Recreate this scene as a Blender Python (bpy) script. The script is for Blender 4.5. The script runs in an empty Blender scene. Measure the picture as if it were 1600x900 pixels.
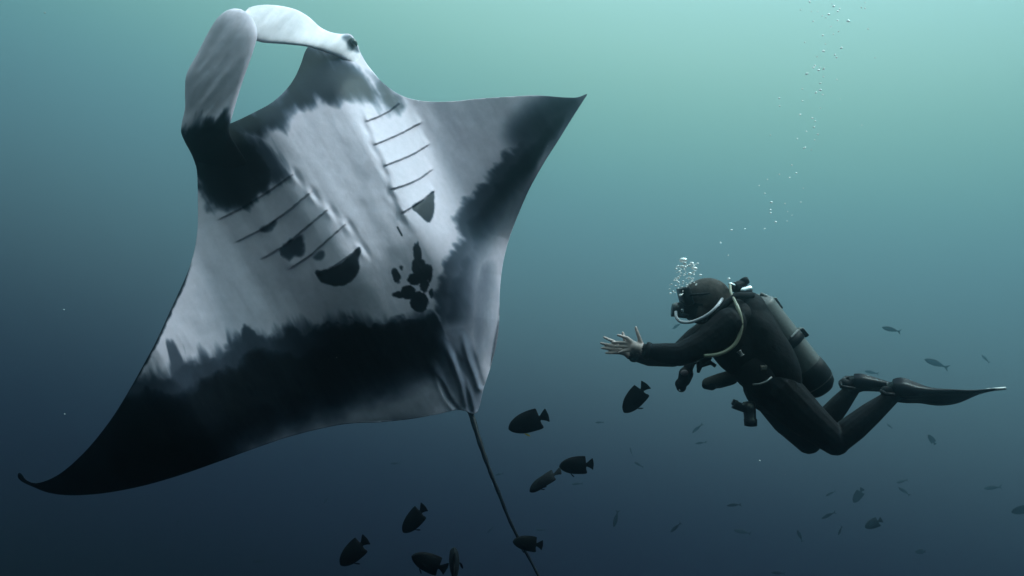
import bpy, bmesh, math, random
import numpy as np
from mathutils import Vector, Matrix

random.seed(7)
SC = bpy.context.scene
COL = SC.collection
R = math.radians

# ------------------------------------------------------------------ camera
F = 800.0 / math.tan(R(30))            # focal length in pixels of the 1600 x 900 photograph
cam_d = bpy.data.cameras.new('camera')
cam_d.sensor_width = 36.0
cam_d.lens = 18.0 / math.tan(R(30))
cam_d.clip_start = 0.05
cam_d.clip_end = 2000.0
cam = bpy.data.objects.new('camera', cam_d)
cam.rotation_euler = (R(90), 0, 0)     # level, looking along +Y
COL.objects.link(cam)
SC.camera = cam

# ------------------------------------------------------------------ world: the light field of open water
# Under water the light comes down from the surface: brightest overhead and towards
# the sun, falling smoothly to nearly black straight down.
world = bpy.data.worlds.new('World')
SC.world = world
world.use_nodes = True
wn, wl = world.node_tree.nodes, world.node_tree.links
wn.clear()
w_out = wn.new('ShaderNodeOutputWorld')
w_bg = wn.new('ShaderNodeBackground')
w_tc = wn.new('ShaderNodeTexCoord')
w_dot = wn.new('ShaderNodeVectorMath'); w_dot.operation = 'DOT_PRODUCT'
w_dot.inputs[1].default_value = (0.20, 0.29, 1.0)
w_map = wn.new('ShaderNodeMapRange')
w_map.inputs['From Min'].default_value = -0.5
w_map.inputs['From Max'].default_value = 1.0
w_ramp = wn.new('ShaderNodeValToRGB')
STOPS = [  # value of the dot product, linear colour
    (-0.50, (0.00001, 0.00002, 0.00011)),
    (-0.30, (0.00005, 0.00007, 0.00044)),
    (-0.20, (0.00011, 0.00013, 0.00088)),
    (-0.10, (0.00035, 0.00039, 0.00228)),
    (-0.02, (0.00191, 0.00206, 0.00665)),
    (0.06, (0.00340, 0.00510, 0.01119)),
    (0.14, (0.00990, 0.01479, 0.02174)),
    (0.22, (0.02202, 0.03546, 0.04209)),
    (0.30, (0.03283, 0.05910, 0.06511)),
    (0.38, (0.04314, 0.08229, 0.09002)),
    (0.46, (0.05961, 0.11940, 0.10967)),
    (0.56, (0.11085, 0.18474, 0.14353)),
    (0.70, (0.21210, 0.30250, 0.26804)),
    (1.00, (0.45811, 0.61668, 0.65780)),
]
els = w_ramp.color_ramp.elements
while len(els) > 1:
    els.remove(els[-1])
for i, (t, c) in enumerate(STOPS):
    p = (t + 0.5) / 1.5
    e = els[0] if i == 0 else els.new(p)
    e.position = p
    e.color = (*c, 1)
w_ramp.color_ramp.interpolation = 'B_SPLINE'
wl.new(w_tc.outputs['Generated'], w_dot.inputs[0])
wl.new(w_dot.outputs['Value'], w_map.inputs['Value'])
wl.new(w_map.outputs['Result'], w_ramp.inputs['Fac'])
wl.new(w_ramp.outputs['Color'], w_bg.inputs['Color'])
w_bg.inputs['Strength'].default_value = 5.0     # the ramp holds a fifth of each colour
wl.new(w_bg.outputs['Background'], w_out.inputs['Surface'])

# ------------------------------------------------------------------ sun, softened by the surface of the sea
sun_d = bpy.data.lights.new('sun', 'SUN')
sun_d.energy = 4.4
sun_d.angle = R(14)
sun_d.color = (0.80, 1.0, 0.96)
sun = bpy.data.objects.new('sun', sun_d)
SUN_FROM = Vector((0.60, 0.14, 0.79)).normalized()      # direction towards the sun: high, to the right
sun.rotation_euler = SUN_FROM.to_track_quat('Z', 'Y').to_euler()
sun.location = SUN_FROM * 40
COL.objects.link(sun)

# ------------------------------------------------------------------ exposure and render settings
SC.view_settings.view_transform = 'Standard'
SC.view_settings.look = 'None'
SC.view_settings.exposure = 0.0
SC.view_settings.gamma = 1.0
SC.view_settings.use_curve_mapping = False
SC.render.engine = 'CYCLES'
SC.cycles.use_denoising = True
SC.cycles.max_bounces = 8
SC.cycles.volume_bounces = 2
SC.cycles.transparent_max_bounces = 16
SC.cycles.caustics_reflective = False
SC.cycles.caustics_refractive = False

# ------------------------------------------------------------------ helpers
def at(px, py, Y):
    """point seen at pixel (px, py) of the photograph, Y metres in front of the camera"""
    return Vector(((px - 800.0) / F * Y, Y, (450.0 - py) / F * Y))

def tag(o, label=None, cat=None, group=None, kind=None):
    if label: o['label'] = label
    if cat: o['category'] = cat
    if group: o['group'] = group
    if kind: o['kind'] = kind
    return o

def empty(name, loc):
    o = bpy.data.objects.new(name, None)
    o.empty_display_size = 0.1
    o.location = loc
    COL.objects.link(o)
    return o

def link_mesh(name, verts, faces, mat, parent=None, smooth=True, loc=None):
    """one mesh object; verts in world space, origin moved to loc (or the parent's place)"""
    base = Vector(loc) if loc is not None else Vector((0, 0, 0))
    if parent is not None:
        base = world_loc(parent)
        if loc is not None:
            base = Vector(loc)
    v = np.asarray([tuple(p) for p in verts], dtype=np.float64) - np.array(base)[None, :]
    me = bpy.data.meshes.new(name)
    me.from_pydata(v.tolist(), [], faces)
    me.update()
    if smooth:
        me.polygons.foreach_set('use_smooth', [True] * len(me.polygons))
    if mat is not None:
        me.materials.append(mat)
    o = bpy.data.objects.new(name, me)
    COL.objects.link(o)
    if parent is not None:
        o.parent = parent
        o.location = base - world_loc(parent)
    else:
        o.location = base
    return o

def world_loc(o):
    p = Vector(o.location)
    while o.parent is not None:
        o = o.parent
        p = p + Vector(o.location)
    return p

def catmull(points, sub=6, closed=False):
    P = np.asarray(points, dtype=np.float64)
    n = len(P)
    out = []
    m = n if closed else n - 1
    for i in range(m):
        if closed:
            p0, p1, p2, p3 = P[(i - 1) % n], P[i], P[(i + 1) % n], P[(i + 2) % n]
        else:
            p0, p1, p2, p3 = P[max(i - 1, 0)], P[i], P[i + 1], P[min(i + 2, n - 1)]
        for k in range(sub):
            t = k / sub
            out.append(0.5 * ((2 * p1) + (-p0 + p2) * t + (2 * p0 - 5 * p1 + 4 * p2 - p3) * t * t
                              + (-p0 + 3 * p1 - 3 * p2 + p3) * t ** 3))
    if not closed:
        out.append(P[-1])
    return np.array(out)

def poly_sdf(pts, poly):
    """signed distance (negative inside) and nearest point on a closed polygon"""
    pts = np.asarray(pts, dtype=np.float64)
    poly = np.asarray(poly, dtype=np.float64)
    n = len(poly)
    best = np.full(len(pts), 1e18)
    near = np.zeros_like(pts)
    inside = np.zeros(len(pts), dtype=bool)
    x, y = pts[:, 0], pts[:, 1]
    for i in range(n):
        a, b = poly[i], poly[(i + 1) % n]
        ab = b - a
        L = max(ab @ ab, 1e-12)
        t = np.clip(((x - a[0]) * ab[0] + (y - a[1]) * ab[1]) / L, 0, 1)
        qx, qy = a[0] + t * ab[0], a[1] + t * ab[1]
        d = (x - qx) ** 2 + (y - qy) ** 2
        m = d < best
        best[m] = d[m]
        near[m, 0] = qx[m]; near[m, 1] = qy[m]
        if a[1] != b[1]:
            c = ((a[1] > y) != (b[1] > y)) & (x < (b[0] - a[0]) * (y - a[1]) / (b[1] - a[1]) + a[0])
            inside ^= c
    d = np.sqrt(best)
    d[inside] *= -1
    return d, near

def line_dist(pts, line):
    """distance to an open polyline, signed side (+ right of travel on screen) and 0..1 position along it"""
    P = np.asarray(line, dtype=np.float64)
    x, y = pts[:, 0], pts[:, 1]
    best = np.full(len(pts), 1e18); side = np.zeros(len(pts)); along = np.zeros(len(pts))
    L = np.sqrt(((P[1:] - P[:-1]) ** 2).sum(1)); acc = np.concatenate([[0], np.cumsum(L)])
    for i in range(len(P) - 1):
        a, ab = P[i], P[i + 1] - P[i]
        tt = ((x - a[0]) * ab[0] + (y - a[1]) * ab[1]) / (ab @ ab)
        t = np.clip(tt, 0, 1)
        qx, qy = a[0] + t * ab[0], a[1] + t * ab[1]
        d = (x - qx) ** 2 + (y - qy) ** 2
        m = d < best
        best[m] = d[m]
        side[m] = np.sign(ab[0] * (y[m] - a[1]) - ab[1] * (x[m] - a[0]))
        tv = np.where((i == 0) & (tt < 0), tt, np.where((i == len(P) - 2) & (tt > 1), tt, t))
        along[m] = (acc[i] + tv[m] * L[i]) / acc[-1]
    return np.sqrt(best), side, along

def sstep(a, b, x):
    t = np.clip((x - a) / (b - a), 0, 1)
    return t * t * (3 - 2 * t)

_rng = np.random.RandomState(11)
_LAT = _rng.rand(256, 256)
def vnoise(x, y):
    xi, yi = np.floor(x).astype(int), np.floor(y).astype(int)
    fx, fy = x - xi, y - yi
    fx = fx * fx * (3 - 2 * fx); fy = fy * fy * (3 - 2 * fy)
    g = lambda i, j: _LAT[(xi + i) % 256, (yi + j) % 256]
    return (g(0, 0) * (1 - fx) + g(1, 0) * fx) * (1 - fy) + (g(0, 1) * (1 - fx) + g(1, 1) * fx) * fy - 0.5
def fbm(x, y, o=4):
    s, a = 0, 1.0
    for k in range(o):
        s = s + a * vnoise(x * 2 ** k + 17.3 * k, y * 2 ** k + 5.1 * k)
        a *= 0.5
    return s

def sheet(outline, step):
    """grid filling a 2-D outline, its rim pulled onto the outline: points, rim flags, quads, depth inside the rim"""
    lo = outline.min(0) - step * 1.5
    hi = outline.max(0) + step * 1.5
    xs = np.arange(lo[0], hi[0], step); ys = np.arange(lo[1], hi[1], step)
    nx, ny = len(xs), len(ys)
    gx, gy = np.meshgrid(xs, ys)
    pts = np.stack([gx.ravel(), gy.ravel()], 1)
    d, near = poly_sdf(pts, outline)
    ins = d < -step * 0.25
    I = ins.reshape(ny, nx)
    use = I[:-1, :-1] | I[1:, :-1] | I[:-1, 1:] | I[1:, 1:]
    jy, jx = np.nonzero(use)
    a = jy * nx + jx
    quads = np.stack([a, a + 1, a + 1 + nx, a + nx], 1)
    used = np.unique(quads)
    remap = np.full(nx * ny, -1); remap[used] = np.arange(len(used))
    quads = remap[quads]
    p = np.where(ins[used, None], pts[used], near[used])
    depth = np.where(ins[used], -d[used], 0.0)
    return p, ~ins[used], quads, depth

def two_sided(front, back, rim, quads):
    """close a sheet: front and back share the rim"""
    n = len(front)
    bi = np.arange(n)
    inner = np.nonzero(~rim)[0]
    bi[inner] = n + np.arange(len(inner))
    verts = np.concatenate([front, back[inner]], 0)
    faces = np.concatenate([quads, bi[quads][:, ::-1]], 0)
    return verts, faces, inner

def clean_faces(faces):
    out = []
    for f in faces.tolist():
        g = []
        for i in f:
            if i not in g:
                g.append(i)
        if len(g) >= 3:
            out.append(g)
    return out

# ------------------------------------------------------------------ materials
def mat(name, color, rough=0.5, metal=0.0, bump=0.0, scale=60.0, vary=0.0, attr=None, spec=0.5):
    m = bpy.data.materials.new(name)
    m.use_nodes = True
    nt = m.node_tree; N, L = nt.nodes, nt.links
    b = N['Principled BSDF']
    b.inputs['Base Color'].default_value = (*color, 1)
    b.inputs['Roughness'].default_value = rough
    b.inputs['Metallic'].default_value = metal
    b.inputs['Specular IOR Level'].default_value = spec
    tc = N.new('ShaderNodeTexCoord')
    no = N.new('ShaderNodeTexNoise')
    no.inputs['Scale'].default_value = scale
    no.inputs['Detail'].default_value = 5
    L.new(tc.outputs['Object'], no.inputs['Vector'])
    src = None
    if attr:
        a = N.new('ShaderNodeAttribute'); a.attribute_name = attr
        src = a.outputs['Color']
    if vary > 0:
        mr = N.new('ShaderNodeMapRange')
        mr.inputs['From Min'].default_value = 0.3; mr.inputs['From Max'].default_value = 0.7
        mr.inputs['To Min'].default_value = 1 - vary; mr.inputs['To Max'].default_value = 1 + vary
        L.new(no.outputs['Fac'], mr.inputs['Value'])
        mx = N.new('ShaderNodeVectorMath'); mx.operation = 'SCALE'
        if src is not None: L.new(src, mx.inputs[0])
        else: mx.inputs[0].default_value = color
        L.new(mr.outputs['Result'], mx.inputs['Scale'])
        src = mx.outputs['Vector']
    if src is not None:
        L.new(src, b.inputs['Base Color'])
    if bump > 0:
        bp = N.new('ShaderNodeBump')
        bp.inputs['Strength'].default_value = 1.0
        bp.inputs['Distance'].default_value = bump
        L.new(no.outputs['Fac'], bp.inputs['Height'])
        L.new(bp.outputs['Normal'], b.inputs['Normal'])
    return m

M_MANTA = mat('manta_skin', (0.7, 0.7, 0.7), 0.5, bump=0.0008, scale=30, vary=0.05, attr='skin', spec=0.12)
M_EYE = mat('eye_black', (0.01, 0.01, 0.012), 0.2)
M_SUIT = mat('neoprene_black', (0.0022, 0.0032, 0.0055), 0.65, bump=0.006, scale=22, vary=0.35, spec=0.08)
M_HOOD = mat('hood_brown_grey', (0.058, 0.050, 0.047), 0.8, bump=0.003, scale=40, vary=0.3, spec=0.08)
M_VEST = mat('vest_nylon', (0.0022, 0.003, 0.005), 0.75, bump=0.008, scale=18, vary=0.4, spec=0.08)
M_SKIN = mat('bare_skin', (0.50, 0.37, 0.35), 0.45, bump=0.0008, scale=120, vary=0.12)
M_TANK = mat('brushed_aluminium', (0.058, 0.061, 0.062), 0.5, metal=0.15, bump=0.0006, scale=80, vary=0.15)
M_RUBBER = mat('black_rubber', (0.003, 0.004, 0.0065), 0.55, bump=0.001, scale=60, vary=0.2, spec=0.08)
M_PLASTIC = mat('black_plastic', (0.012, 0.014, 0.018), 0.3, vary=0.2)
M_HOSE_W = mat('pale_hose', (0.48, 0.48, 0.53), 0.4, vary=0.06)
M_HOSE_Y = mat('cream_hose', (0.21, 0.21, 0.155), 0.45, vary=0.1)
M_CHROME = mat('chrome', (0.7, 0.72, 0.74), 0.25, metal=0.9)
M_STRAP = mat('grey_webbing', (0.14, 0.145, 0.15), 0.6, vary=0.2)
M_POUCH = mat('grey_canvas', (0.05, 0.05, 0.045), 0.8, bump=0.002, vary=0.2)
M_DIAL = mat('dial_face', (0.28, 0.23, 0.25), 0.4)
M_FINBLADE = mat('fin_blade_rubber', (0.004, 0.006, 0.010), 0.38, bump=0.001, scale=50, vary=0.2, spec=0.08)
M_FINTIP = mat('pale_fin_tip', (0.45, 0.47, 0.48), 0.35)
M_FISH = mat('black_fish_scales', (0.0014, 0.0020, 0.0035), 0.7, bump=0.0015, scale=110, vary=0.35, spec=0.08)
M_FISH2 = mat('dusky_fish_scales', (0.005, 0.0062, 0.007), 0.7, bump=0.0015, scale=110, vary=0.35, spec=0.08)
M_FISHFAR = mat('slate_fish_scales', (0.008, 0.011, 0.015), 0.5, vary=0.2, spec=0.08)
M_YELLOW = mat('yellow_fin', (0.72, 0.50, 0.04), 0.5)

# ------------------------------------------------------------------ water: closed box of hazy sea
def box_mesh(name, lo, hi):
    v = [(x, y, z) for x in (lo[0], hi[0]) for y in (lo[1], hi[1]) for z in (lo[2], hi[2])]
    f = [(0, 1, 3, 2), (4, 6, 7, 5), (0, 4, 5, 1), (2, 3, 7, 6), (0, 2, 6, 4), (1, 5, 7, 3)]
    me = bpy.data.meshes.new(name); me.from_pydata(v, [], f); me.update()
    return me
haze = bpy.data.objects.new('haze', box_mesh('haze', (-45, -14, -14), (45, 40, 13.5)))
COL.objects.link(haze)
tag(haze, 'blue green hazy sea water filling the whole view', 'water', kind='stuff')
hm = bpy.data.materials.new('sea_water_haze'); hm.use_nodes = True
hn = hm.node_tree.nodes; hn.clear()
ho = hn.new('ShaderNodeOutputMaterial'); hv = hn.new('ShaderNodeVolumePrincipled')
hv.inputs['Color'].default_value = (0.40, 0.60, 0.69, 1)
hv.inputs['Density'].default_value = 0.032
hv.inputs['Anisotropy'].default_value = 0.965
hm.node_tree.links.new(hv.outputs['Volume'], ho.inputs['Volume'])
haze.data.materials.append(hm)

# ------------------------------------------------------------------ manta ray
AX0 = np.array([443.0, 110.0]); AXV = np.array([0.510, 0.860]); AXP = np.array([0.860, -0.510])

DISC = [(362, 192), (400, 174), (425, 160), (446, 141), (460, 122), (470, 100), (478, 78), (492, 64), (515, 57), (535, 53),
        (548, 54), (557, 66), (564, 84), (574, 102), (586, 117), (598, 129), (616, 143), (634, 152),
        (655, 157), (680, 159), (710, 158), (750, 154), (795, 151), (840, 149), (880, 152), (902, 152), (917, 147),
        (911, 158), (895, 183), (872, 220), (848, 258), (827, 296), (810, 335), (796, 372), (786, 412), (781, 455),
        (780, 500), (776, 537), (767, 572), (756, 606), (750, 632), (745, 645), (736, 646), (726, 642), (712, 641),
        (680, 648), (640, 655), (592, 660), (545, 662), (500, 670), (450, 683), (400, 700), (340, 722), (280, 743),
        (220, 760), (160, 771), (110, 774), (76, 770), (52, 761), (35, 753), (28, 746), (29, 739), (34, 741),
        (41, 750), (55, 755), (72, 751), (92, 741), (116, 722), (145, 692), (175, 653), (200, 613), (222, 574),
        (243, 535), (262, 494), (281, 453), (296, 418), (305, 385), (309, 350), (309, 310), (308, 272), (305, 240), (318, 210), (338, 197)]
DISC = catmull(DISC, 5, True)

def manta_uv(p):
    q = p - AX0
    return q @ AXP, q @ AXV

RIDGES = [  # folds of the pelvic fins: polyline, height, half-width in px
    ([(690, 528), (706, 558), (722, 600), (733, 640)], 0.030, 6.5),
    ([(723, 520), (731, 560), (742, 585), (749, 606)], 0.026, 5.0),
    ([(712, 556), (722, 585), (735, 618), (742, 642)], 0.018, 5.0),
    ([(672, 560), (690, 600), (712, 640)], 0.016, 8.0),
]
GROOVES = [
    ([(702, 534), (716, 565), (726, 600), (735, 642)], 0.030, 5.0),
    ([(735, 540), (746, 585), (752, 604)], 0.018, 5.0),
    ([(682, 585), (700, 622), (715, 641)], 0.024, 4.0),
]
SLITS = [  # gill slits: outer end to inner end
    [(346, 341), (380, 324), (420, 299), (455, 274)],
    [(374, 376), (410, 358), (450, 330), (482, 303)],
    [(413, 402), (445, 384), (480, 354), (510, 329)],
    [(456, 418), (485, 399), (515, 372), (538, 352)],
    [(500, 428), (525, 414), (545, 400), (560, 388)],
    [(574, 189), (590, 183), (608, 174), (622, 163)],
    [(588, 225), (610, 216), (632, 206), (655, 193)],
    [(604, 258), (625, 250), (648, 240), (668, 227)],
    [(614, 295), (635, 289), (655, 280), (674, 266)],
    [(630, 332), (645, 323), (662, 311), (677, 299)],
]

def manta_h(p):
    """relief of the belly towards the camera, in metres"""
    u, v = manta_uv(p)
    fall = np.where(u < 0, 1 - sstep(50, 215, -u), 1 - sstep(45, 150, u))
    along = sstep(-90, 60, v) * (1 - sstep(300, 520, v))
    h = 0.24 * fall * along
    # the head is drawn up towards the jaw, the jaw rim rolls back
    h -= 0.16 * (1 - sstep(-10, 75, v + 0.0 * u)) * (1 - sstep(110, 190, np.abs(u)))
    # wings: valley beside the flank, then flexing
    h += 0.30 * sstep(120, 420, u) * (1 - sstep(330, 560, v))
    h += 0.14 * sstep(195, 440, -u) * sstep(60, 200, v)
    h -= 0.50 * np.clip((-u - 390) / 400.0, 0, 1.2) ** 1.4
    # right trailing edge turns away to the light
    edge = [(905, 170), (860, 240), (822, 305), (795, 375), (783, 430), (779, 500), (766, 575), (750, 640)]
    d, s, a = line_dist(p, edge)
    h -= 0.24 * np.clip(1 - d / 95.0, 0, 1) ** 2 * sstep(0.15, 0.5, a)
    # trailing edge of the left wing
    edge2 = [(712, 641), (640, 655), (545, 662), (450, 683), (340, 722), (220, 760)]
    d, s, a = line_dist(p, edge2)
    h -= 0.05 * np.clip(1 - d / 70.0, 0, 1) ** 2
    for ln, k, w in RIDGES:
        d, s, a = line_dist(p, ln)
        h += k * np.exp(-(d / w) ** 2) * sstep(-0.05, 0.35, a)
    for ln, k, w in GROOVES:
        d, s, a = line_dist(p, ln)
        h -= k * np.exp(-(d / w) ** 2) * sstep(-0.05, 0.4, a)
    # gill covers overlap like shingles, each rising to its slit and dropping behind it
    for i, ln in enumerate(SLITS):
        d, s, a = line_dist(p, ln)
        inr = sstep(-0.10, 0.03, a) * (1 - sstep(0.97, 1.10, a))
        headside = s < 0
        rise = np.clip(1 - d / 34.0, 0, 1)
        h += np.where(headside, (0.007 if i < 5 else 0.013) * rise ** 1.5, 0.0) * inr
        h -= np.where(headside, 0.0, (0.0 if i < 5 else 0.003) * np.exp(-(d / 4.0) ** 2)) * inr
        # puckers at the inner ends of the slits
        e = np.array(ln[-1]) if i < 5 else np.array(ln[0])
        q = p - e
        du, dv = q @ AXP, q @ AXV
        h += 0.0045 * np.exp(-((du) / 5.0) ** 2 - ((dv - 6) / 11.0) ** 2)
        h -= 0.006 * np.exp(-((du - (8 if i < 5 else -8)) / 4.5) ** 2 - ((dv - 8) / 13.0) ** 2)
    # long soft folds and muscle along the body
    h += 0.011 * fbm(u / 40.0 + 3, v / 190.0, 2) * along
    h += 0.007 * fbm(u / 60.0 + 9, v / 60.0, 3)
    h += 0.0010 * fbm(u / 9.0, v / 40.0, 2)
    return h

def manta_Y(p):
    dy = p[:, 1] - 370
    return 4.85 + 0.00115 * (p[:, 0] - 560) - 0.00055 * dy + 0.0000013 * dy * dy

def unproject(p, Y):
    return np.stack([(p[:, 0] - 800) / F * Y, Y, (450 - p[:, 1]) / F * Y], 1)

def region(p, poly, soft, jag=0.0, ex=(1, 0), fine=6.0, coarse=45.0, blot=0.0):
    d, _ = poly_sdf(p, catmull(poly, 3, True))
    e = np.array(ex, float); e /= np.linalg.norm(e); f = np.array([-e[1], e[0]])
    if jag:
        d = d + jag * 2 * fbm((p @ e) / fine, (p @ f) / coarse, 3)
    if blot:
        d = d + blot * 2 * fbm(p[:, 0] / 14.0 + 31, p[:, 1] / 14.0 + 3, 3)
    return 1 - sstep(-soft, soft, d)

def manta_color(p):
    u, v = manta_uv(p)
    dark = np.zeros(len(p))
    def add(m):
        nonlocal dark
        dark = np.maximum(dark, m)
    # black rear half of the left wing, feathered towards the belly
    pw = p + np.stack([9 * fbm(p[:, 0] / 55.0, p[:, 1] / 55.0, 2), 13 * fbm(p[:, 0] / 48.0 + 7, p[:, 1] / 90.0, 2)], 1)
    wing = [(150, 610), (205, 590), (258, 585), (300, 568), (345, 545), (385, 528), (420, 528), (470, 513), (530, 503), (585, 506),
            (640, 502), (682, 507), (702, 548), (716, 600), (735, 660), (600, 700), (300, 790), (60, 800), (-40, 800), (-40, 690), (60, 670)]
    sharp = region(pw, wing, 9, jag=8, ex=(0.93, -0.36), fine=22, coarse=80, blot=6)
    soft = region(pw - np.array([[2.0, 22.0]]), wing, 24, jag=9, ex=(0.93, -0.36), fine=30, coarse=90, blot=5)
    east = sstep(400, 560, p[:, 0])
    add(sharp * (0.50 + 0.42 * east))
    add(region(p, wing, 16, jag=12, ex=(0.93, -0.36), fine=12, coarse=60) * 0.45)
    add(soft)
    add(0.42 * region(p, [(262, 540), (275, 540), (287, 565), (292, 590), (270, 590)], 6, jag=5, ex=(1, -.3), fine=6, coarse=40))
    add(0.5 * region(p, [(380, 508), (387, 510), (402, 522), (400, 540), (378, 535)], 3, blot=2))
    # dark band of the right wing
    band = [(935, 130), (880, 158), (850, 172), (832, 196), (806, 222), (776, 256), (752, 290), (722, 326), (716, 348), (724, 372), (712, 386),
            (696, 412), (685, 446), (681, 505), (692, 535), (740, 560), (790, 560), (800, 400), (850, 290), (940, 180)]
    d, s_, a = line_dist(p, [(917, 147), (895, 183), (848, 258), (810, 335), (786, 412), (780, 500), (767, 572), (750, 632)])
    wide = 16 + 84 * sstep(0.22, 0.60, a)
    fade = sstep(0.10, 1.0, (d + 8 * fbm(p[:, 0] / 25.0, p[:, 1] / 40.0, 3)) / wide)
    edge = region(p, band, 8, jag=7, ex=(0.62, -0.78), fine=12, coarse=40, blot=4)
    core = region(p - np.array([[12.0, 8.0]]), band, 18, jag=6, ex=(0.62, -0.78), fine=16, coarse=50)
    add(np.maximum(0.52 * edge, 0.76 * core) * fade)
    add(0.60 * region(p, [(925, 140), (850, 156), (800, 200), (812, 230), (850, 230), (890, 190)], 26))
    # jaw band
    add(0.78 * region(p, [(466, 64), (500, 80), (538, 99), (558, 112), (576, 127), (600, 142), (628, 167), (610, 178), (592, 160), (566, 150), (540, 153), (515, 160), (492, 158),
                   (468, 168), (446, 188), (424, 204), (396, 214), (362, 206), (350, 190), (400, 165), (440, 140)],
               13, jag=9, ex=AXP, fine=14, coarse=60, blot=3))
    # left shoulder
    add(region(p, [(270, 190), (330, 185), (360, 196), (384, 212), (404, 232), (420, 262), (412, 296), (388, 314), (366, 324), (345, 332), (328, 316), (312, 285), (296, 262)],
               11, jag=7, ex=AXP, fine=14, coarse=50, blot=3))
    add(0.55 * region(p, [(360, 196), (392, 208), (424, 236), (448, 268), (432, 285), (410, 268), (385, 232)], 12, jag=6, ex=AXP, fine=8, coarse=40))
    # patches behind the last slits, and spots on the left gill covers
    add(region(p, [(494, 424), (505, 424), (522, 417), (543, 404), (561, 388), (560, 412), (556, 432), (540, 443), (520, 445), (504, 440), (496, 434)], 2.2, blot=2))
    add(0.86 * region(p, [(678, 299), (664, 311), (645, 323), (652, 332), (662, 341), (671, 346), (677, 332)], 2.0, blot=1.6))
    add(0.50 * region(p, [(407, 358), (420, 350), (431, 345), (426, 357), (414, 362)], 3, blot=1.5))
    add(0.56 * region(p, [(438, 388), (452, 378), (470, 370), (472, 388), (468, 400), (452, 404), (441, 399)], 4, blot=4))
    add(0.40 * region(p, [(488, 402), (497, 393), (506, 393), (506, 404), (496, 408)], 3, blot=1.5))
    # spots on the belly
    for cx, cy, rx, ry, an, k in [(619, 431, 6, 11, -15, 1), (627, 419, 2.6, 2.6, 0, .9), (652, 398, 6, 16, -4, 1), (650, 416, 7, 11, 0, 1), (648, 436, 10, 9, 0, 1),
                                  (662, 428, 10, 16, 8, 1), (670, 426, 6, 12, 0, 1), (663, 446, 6, 12, 0, 1), (637, 457, 11, 11, 20, 1), (623, 461, 9, 5, 10, 1),
                                  (655, 472, 14, 16, 0, .88), (674, 458, 3.2, 7, 0, .9), (657, 420, 8, 14, 10, 1)]:
        c, s = math.cos(R(an)), math.sin(R(an))
        dx, dy = p[:, 0] - cx, p[:, 1] - cy
        a, b = (dx * c + dy * s) / rx, (-dx * s + dy * c) / ry
        d = (np.sqrt(a * a + b * b) - 1) * min(rx, ry) + 2.6 * fbm(p[:, 0] / 6.0, p[:, 1] / 6.0, 2)
        add(k * (1 - sstep(-1.6, 1.6, d)))
    # black rim on the left leading edge
    d, s, a = line_dist(p, [(200, 613), (243, 535), (281, 453), (300, 405)])
    add(0.9 * (1 - sstep(1.5, 5.0, d + 2.5 * fbm(p[:, 0] / 12., p[:, 1] / 12., 2))) * (1 - sstep(0.85, 1.0, a)))
    # pale margins let the black fade out towards the trailing edges
    pale = region(p, [(745, 655), (722, 604), (696, 582), (645, 592), (575, 618), (500, 645), (430, 675), (380, 705), (400, 725), (560, 690)], 36, jag=7, ex=(1, -.2), fine=30, coarse=30)
    dark = dark * (1 - 0.93 * pale)
    tailz = region(p, [(688, 520), (715, 505), (735, 520), (752, 600), (748, 650), (722, 646), (712, 605)], 14)
    dark = np.maximum(dark * (1 - 0.6 * tailz), 0.32 * tailz)
    mid = region(p, [(728, 470), (748, 430), (765, 415), (766, 500), (755, 570), (740, 560)], 16, jag=6, ex=(1, 0), fine=12, coarse=60)
    dark = np.maximum(dark, 0.22 * mid)
    # shade of the slit crevices, painted into the skin as thin dark lines
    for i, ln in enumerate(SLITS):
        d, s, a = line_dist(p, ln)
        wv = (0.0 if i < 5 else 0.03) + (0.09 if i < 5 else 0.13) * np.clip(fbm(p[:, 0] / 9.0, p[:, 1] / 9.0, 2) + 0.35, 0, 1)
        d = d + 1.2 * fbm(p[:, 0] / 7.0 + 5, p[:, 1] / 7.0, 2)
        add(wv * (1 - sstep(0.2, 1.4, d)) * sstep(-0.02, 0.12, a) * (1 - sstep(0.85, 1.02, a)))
    # small scratch
    d, s, a = line_dist(p, [(621, 355), (628, 368)])
    add(0.8 * (1 - sstep(0.5, 2.0, d)))
    streak = 0.5 + 0.5 * np.clip(1.6 * fbm(u / 26.0, v / 140.0, 4), -1, 1)
    white = np.array([0.79, 0.655, 0.765])[None] * (0.93 + 0.08 * streak[:, None])
    grey = np.array([0.40, 0.385, 0.40])[None]
    white = white * (1 - 0.16 * np.clip(fbm(p[:, 0] / 90.0 + 4, p[:, 1] / 90.0, 3), 0, 1)[:, None])
    black = np.array([0.0030, 0.0048, 0.0090])[None] * (1 + 0.5 * fbm(u / 20.0, v / 60.0, 3)[:, None])
    # a soft blend in density, so half-dark skin reads as grey
    k = dark[:, None]
    return np.exp((1 - k) * np.log(white) + k * np.log(np.maximum(black, 1e-3)))

def add_skin(o, cols):
    me = o.data
    at_ = me.color_attributes.new('skin', 'FLOAT_COLOR', 'POINT')
    rgba = np.ones((len(me.vertices), 4)); rgba[:, :3] = cols
    at_.data.foreach_set('color', rgba.ravel())

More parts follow.
